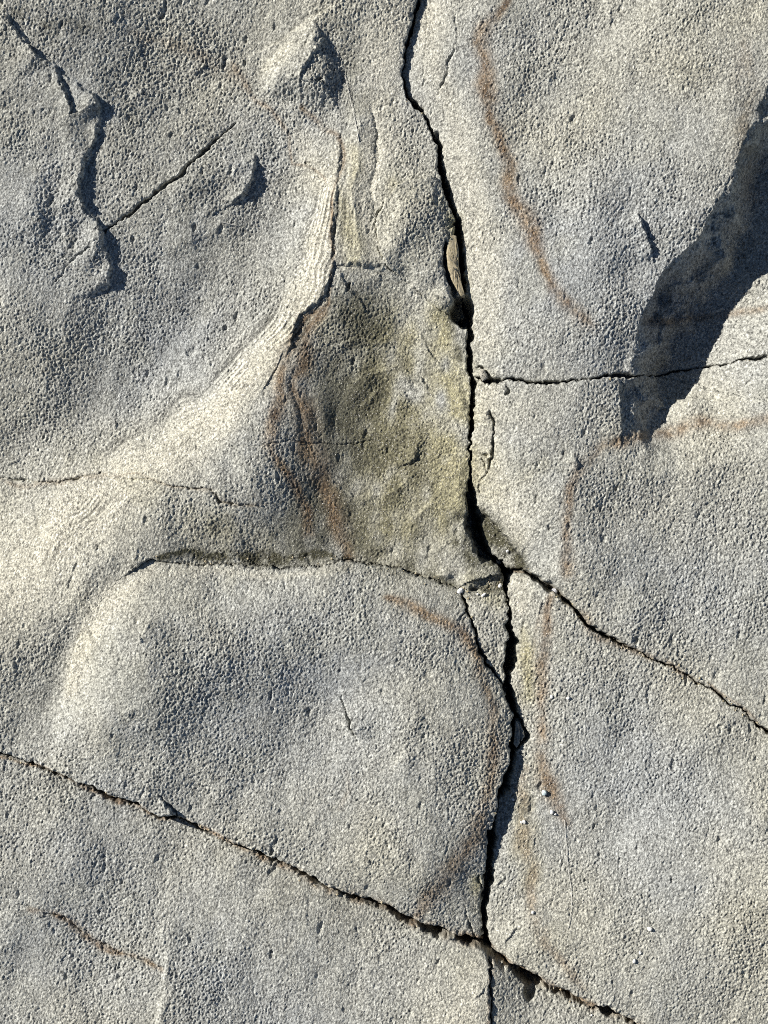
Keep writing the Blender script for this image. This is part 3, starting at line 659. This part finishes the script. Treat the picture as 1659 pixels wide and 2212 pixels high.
def flake(name, outline, mat, top, thick, label, seed, group=None, tilt=(0, 0)):
    """a rough chip of rock: ragged outline, uneven top, real thickness"""
    import bmesh
    r = random.Random(seed)
    n = 72; P = np.array(outline, float)
    L = np.r_[0, np.cumsum(np.hypot(*np.diff(np.vstack([P, P[:1]]), axis=0).T))]; Q = np.vstack([P, P[:1]])
    t = np.linspace(0, L[-1], n, endpoint=False)
    x = np.interp(t, L, Q[:, 0]); y = np.interp(t, L, Q[:, 1]); cx, cy = x.mean(), y.mean()
    jit = np.convolve(np.r_[[r.gauss(0, 1) for _ in range(n + 2)]], [.3, .4, .3], 'valid')
    rings = [(1.0, -thick), (1.02, -thick * .4), (1.0, -2.2), (.93, -.4), (.78, .6), (.55, 1.2), (.3, 1.5)]
    bm = bmesh.new(); vr = []
    for f, dz in rings:
        row = []
        for q in range(n):
            g = f + .03 * jit[q] + (r.gauss(0, .012) if f < 1 else 0)
            xx, yy = cx + (x[q] - cx) * g, cy + (y[q] - cy) * g
            z = top + dz + tilt[0] * (xx - cx) + tilt[1] * (yy - cy) + (r.gauss(0, .75) if dz > -3 else 0)
            row.append(bm.verts.new(((xx - cx) * S, (cy - yy) * S, z * S)))
        vr.append(row)
    for a in range(len(vr) - 1):
        for q in range(n):
            bm.faces.new((vr[a][q], vr[a][(q + 1) % n], vr[a + 1][(q + 1) % n], vr[a + 1][q]))
    bm.faces.new(vr[-1]); bm.faces.new(vr[0][::-1])
    bmesh.ops.recalc_face_normals(bm, faces=bm.faces)
    me = bpy.data.meshes.new(name); bm.to_mesh(me); bm.free(); me.materials.append(mat)
    for p in me.polygons: p.use_smooth = True
    o = bpy.data.objects.new(name, me); COL.objects.link(o); o.location = ((cx - CU) * S, (CV - cy) * S, 0)
    return tag(o, label, 'rock chip', group)
CG = 'chips wedged in the cracks'
flake('rock_chip', [(970,508),(985,508),(991,542),(991,574),(996,606),(1004,638),(996,641),(976,608),(968,582),(964,550)], CHIP, 7, 40, 'long yellowish chip wedged in the upper crack above the black hole', 11, CG, tilt=(-.25, 0))
flake('rock_chip', [(1115,1558),(1121,1566),(1124,1590),(1123,1606),(1117,1616),(1110,1609),(1112,1590)], GREYC, -6, 30, 'narrow yellowish chip standing in the lower crack', 12, CG)
flake('rock_chip', [(1127,1572),(1132,1580),(1134,1592),(1126,1603),(1124,1592)], GREYC, -9, 24, 'smaller shaded chip right of the narrow chip in the lower crack', 13, CG)
flake('rock_chip', [(1036,799),(1044,797),(1052,810),(1053,818),(1042,824),(1037,814)], GREYC, 15, 24, 'cream corner chip at the left end of the level crack', 14, CG)

def fibre(pts, rad, label, lift=2.5):
    cu = bpy.data.curves.new('fibre', 'CURVE'); cu.dimensions = '3D'; cu.bevel_depth = rad * S; cu.bevel_resolution = 1
    sp = cu.splines.new('NURBS'); sp.points.add(len(pts) - 1); sp.use_endpoint_u = True
    for q, (u, v) in enumerate(pts):
        sp.points[q].co = ((u - CU) * S, (CV - v) * S, (h_at(u, v, 8) + lift) * S, 1)
    cu.materials.append(FIBRE)
    tmp = bpy.data.objects.new('fibre_curve', cu)
    me = bpy.data.meshes.new_from_object(tmp); bpy.data.objects.remove(tmp)
    o = bpy.data.objects.new('fibre', me); COL.objects.link(o)
    return tag(o, label, 'fibre', 'hair-thin fibres')
fibre([(1219,1770),(1220,1800),(1222,1830),(1225,1860),(1228,1890),(1233,1920),(1234,1945),(1231,1975),(1226,2000)], .55, 'long hair-thin pale fibre on the lower right slab below the bead')
fibre([(745,160),(752,190),(758,220),(765,250),(770,275),(775,305)], .6, 'hair-thin pale fibre below the knob near the top')
fibre([(478,478),(490,481),(502,484),(512,484)], .8, 'short white fibre below the bulge of the upper left')

def grit():
    """loose grit lying in and beside the joints: one object, too small to count"""
    r = random.Random(5); vs_, fs = [], []
    base = [(1,0,0),(-1,0,0),(0,1,0),(0,-1,0),(0,0,1),(0,0,-1)]
    tri = [(0,2,4),(2,1,4),(1,3,4),(3,0,4),(2,0,5),(1,2,5),(3,1,5),(0,3,5)]
    for line, n, sp in ((BOTT, 190, 6), (DIAG, 120, 6), (WEDG, 25, 5), (HORI, 30, 4), (MAIN, 60, 7), ([(830,1225),(1000,1262),(1095,1262)], 60, 8), ([(340,1206),(760,1206)], 50, 6)):
        for _ in range(n):
            k = r.randrange(len(line) - 1); t = r.random()
            u = line[k][0] + (line[k+1][0] - line[k][0]) * t + r.gauss(0, sp); v = line[k][1] + (line[k+1][1] - line[k][1]) * t + r.gauss(0, sp)
            z = h_at(u, v, 2); q = .6 + 3.2 * r.random() ** 3; b0 = len(vs_)
            if z < -60: continue
            for (x, y, zz) in base:
                vs_.append(((u - CU + x * q * r.uniform(.7, 1.2)) * S, (CV - v + y * q * r.uniform(.7, 1.2)) * S, (z + q * .5 + zz * q * r.uniform(.6, 1)) * S))
            fs += [tuple(b0 + i for i in f) for f in tri]
    me = bpy.data.meshes.new('grit'); me.from_pydata(vs_, [], fs); me.materials.append(CHIP)
    o = bpy.data.objects.new('grit', me); COL.objects.link(o)
    o['label'] = 'loose tan grit lying in and along the cracks'; o['category'] = 'grit'; o['kind'] = 'stuff'
grit()
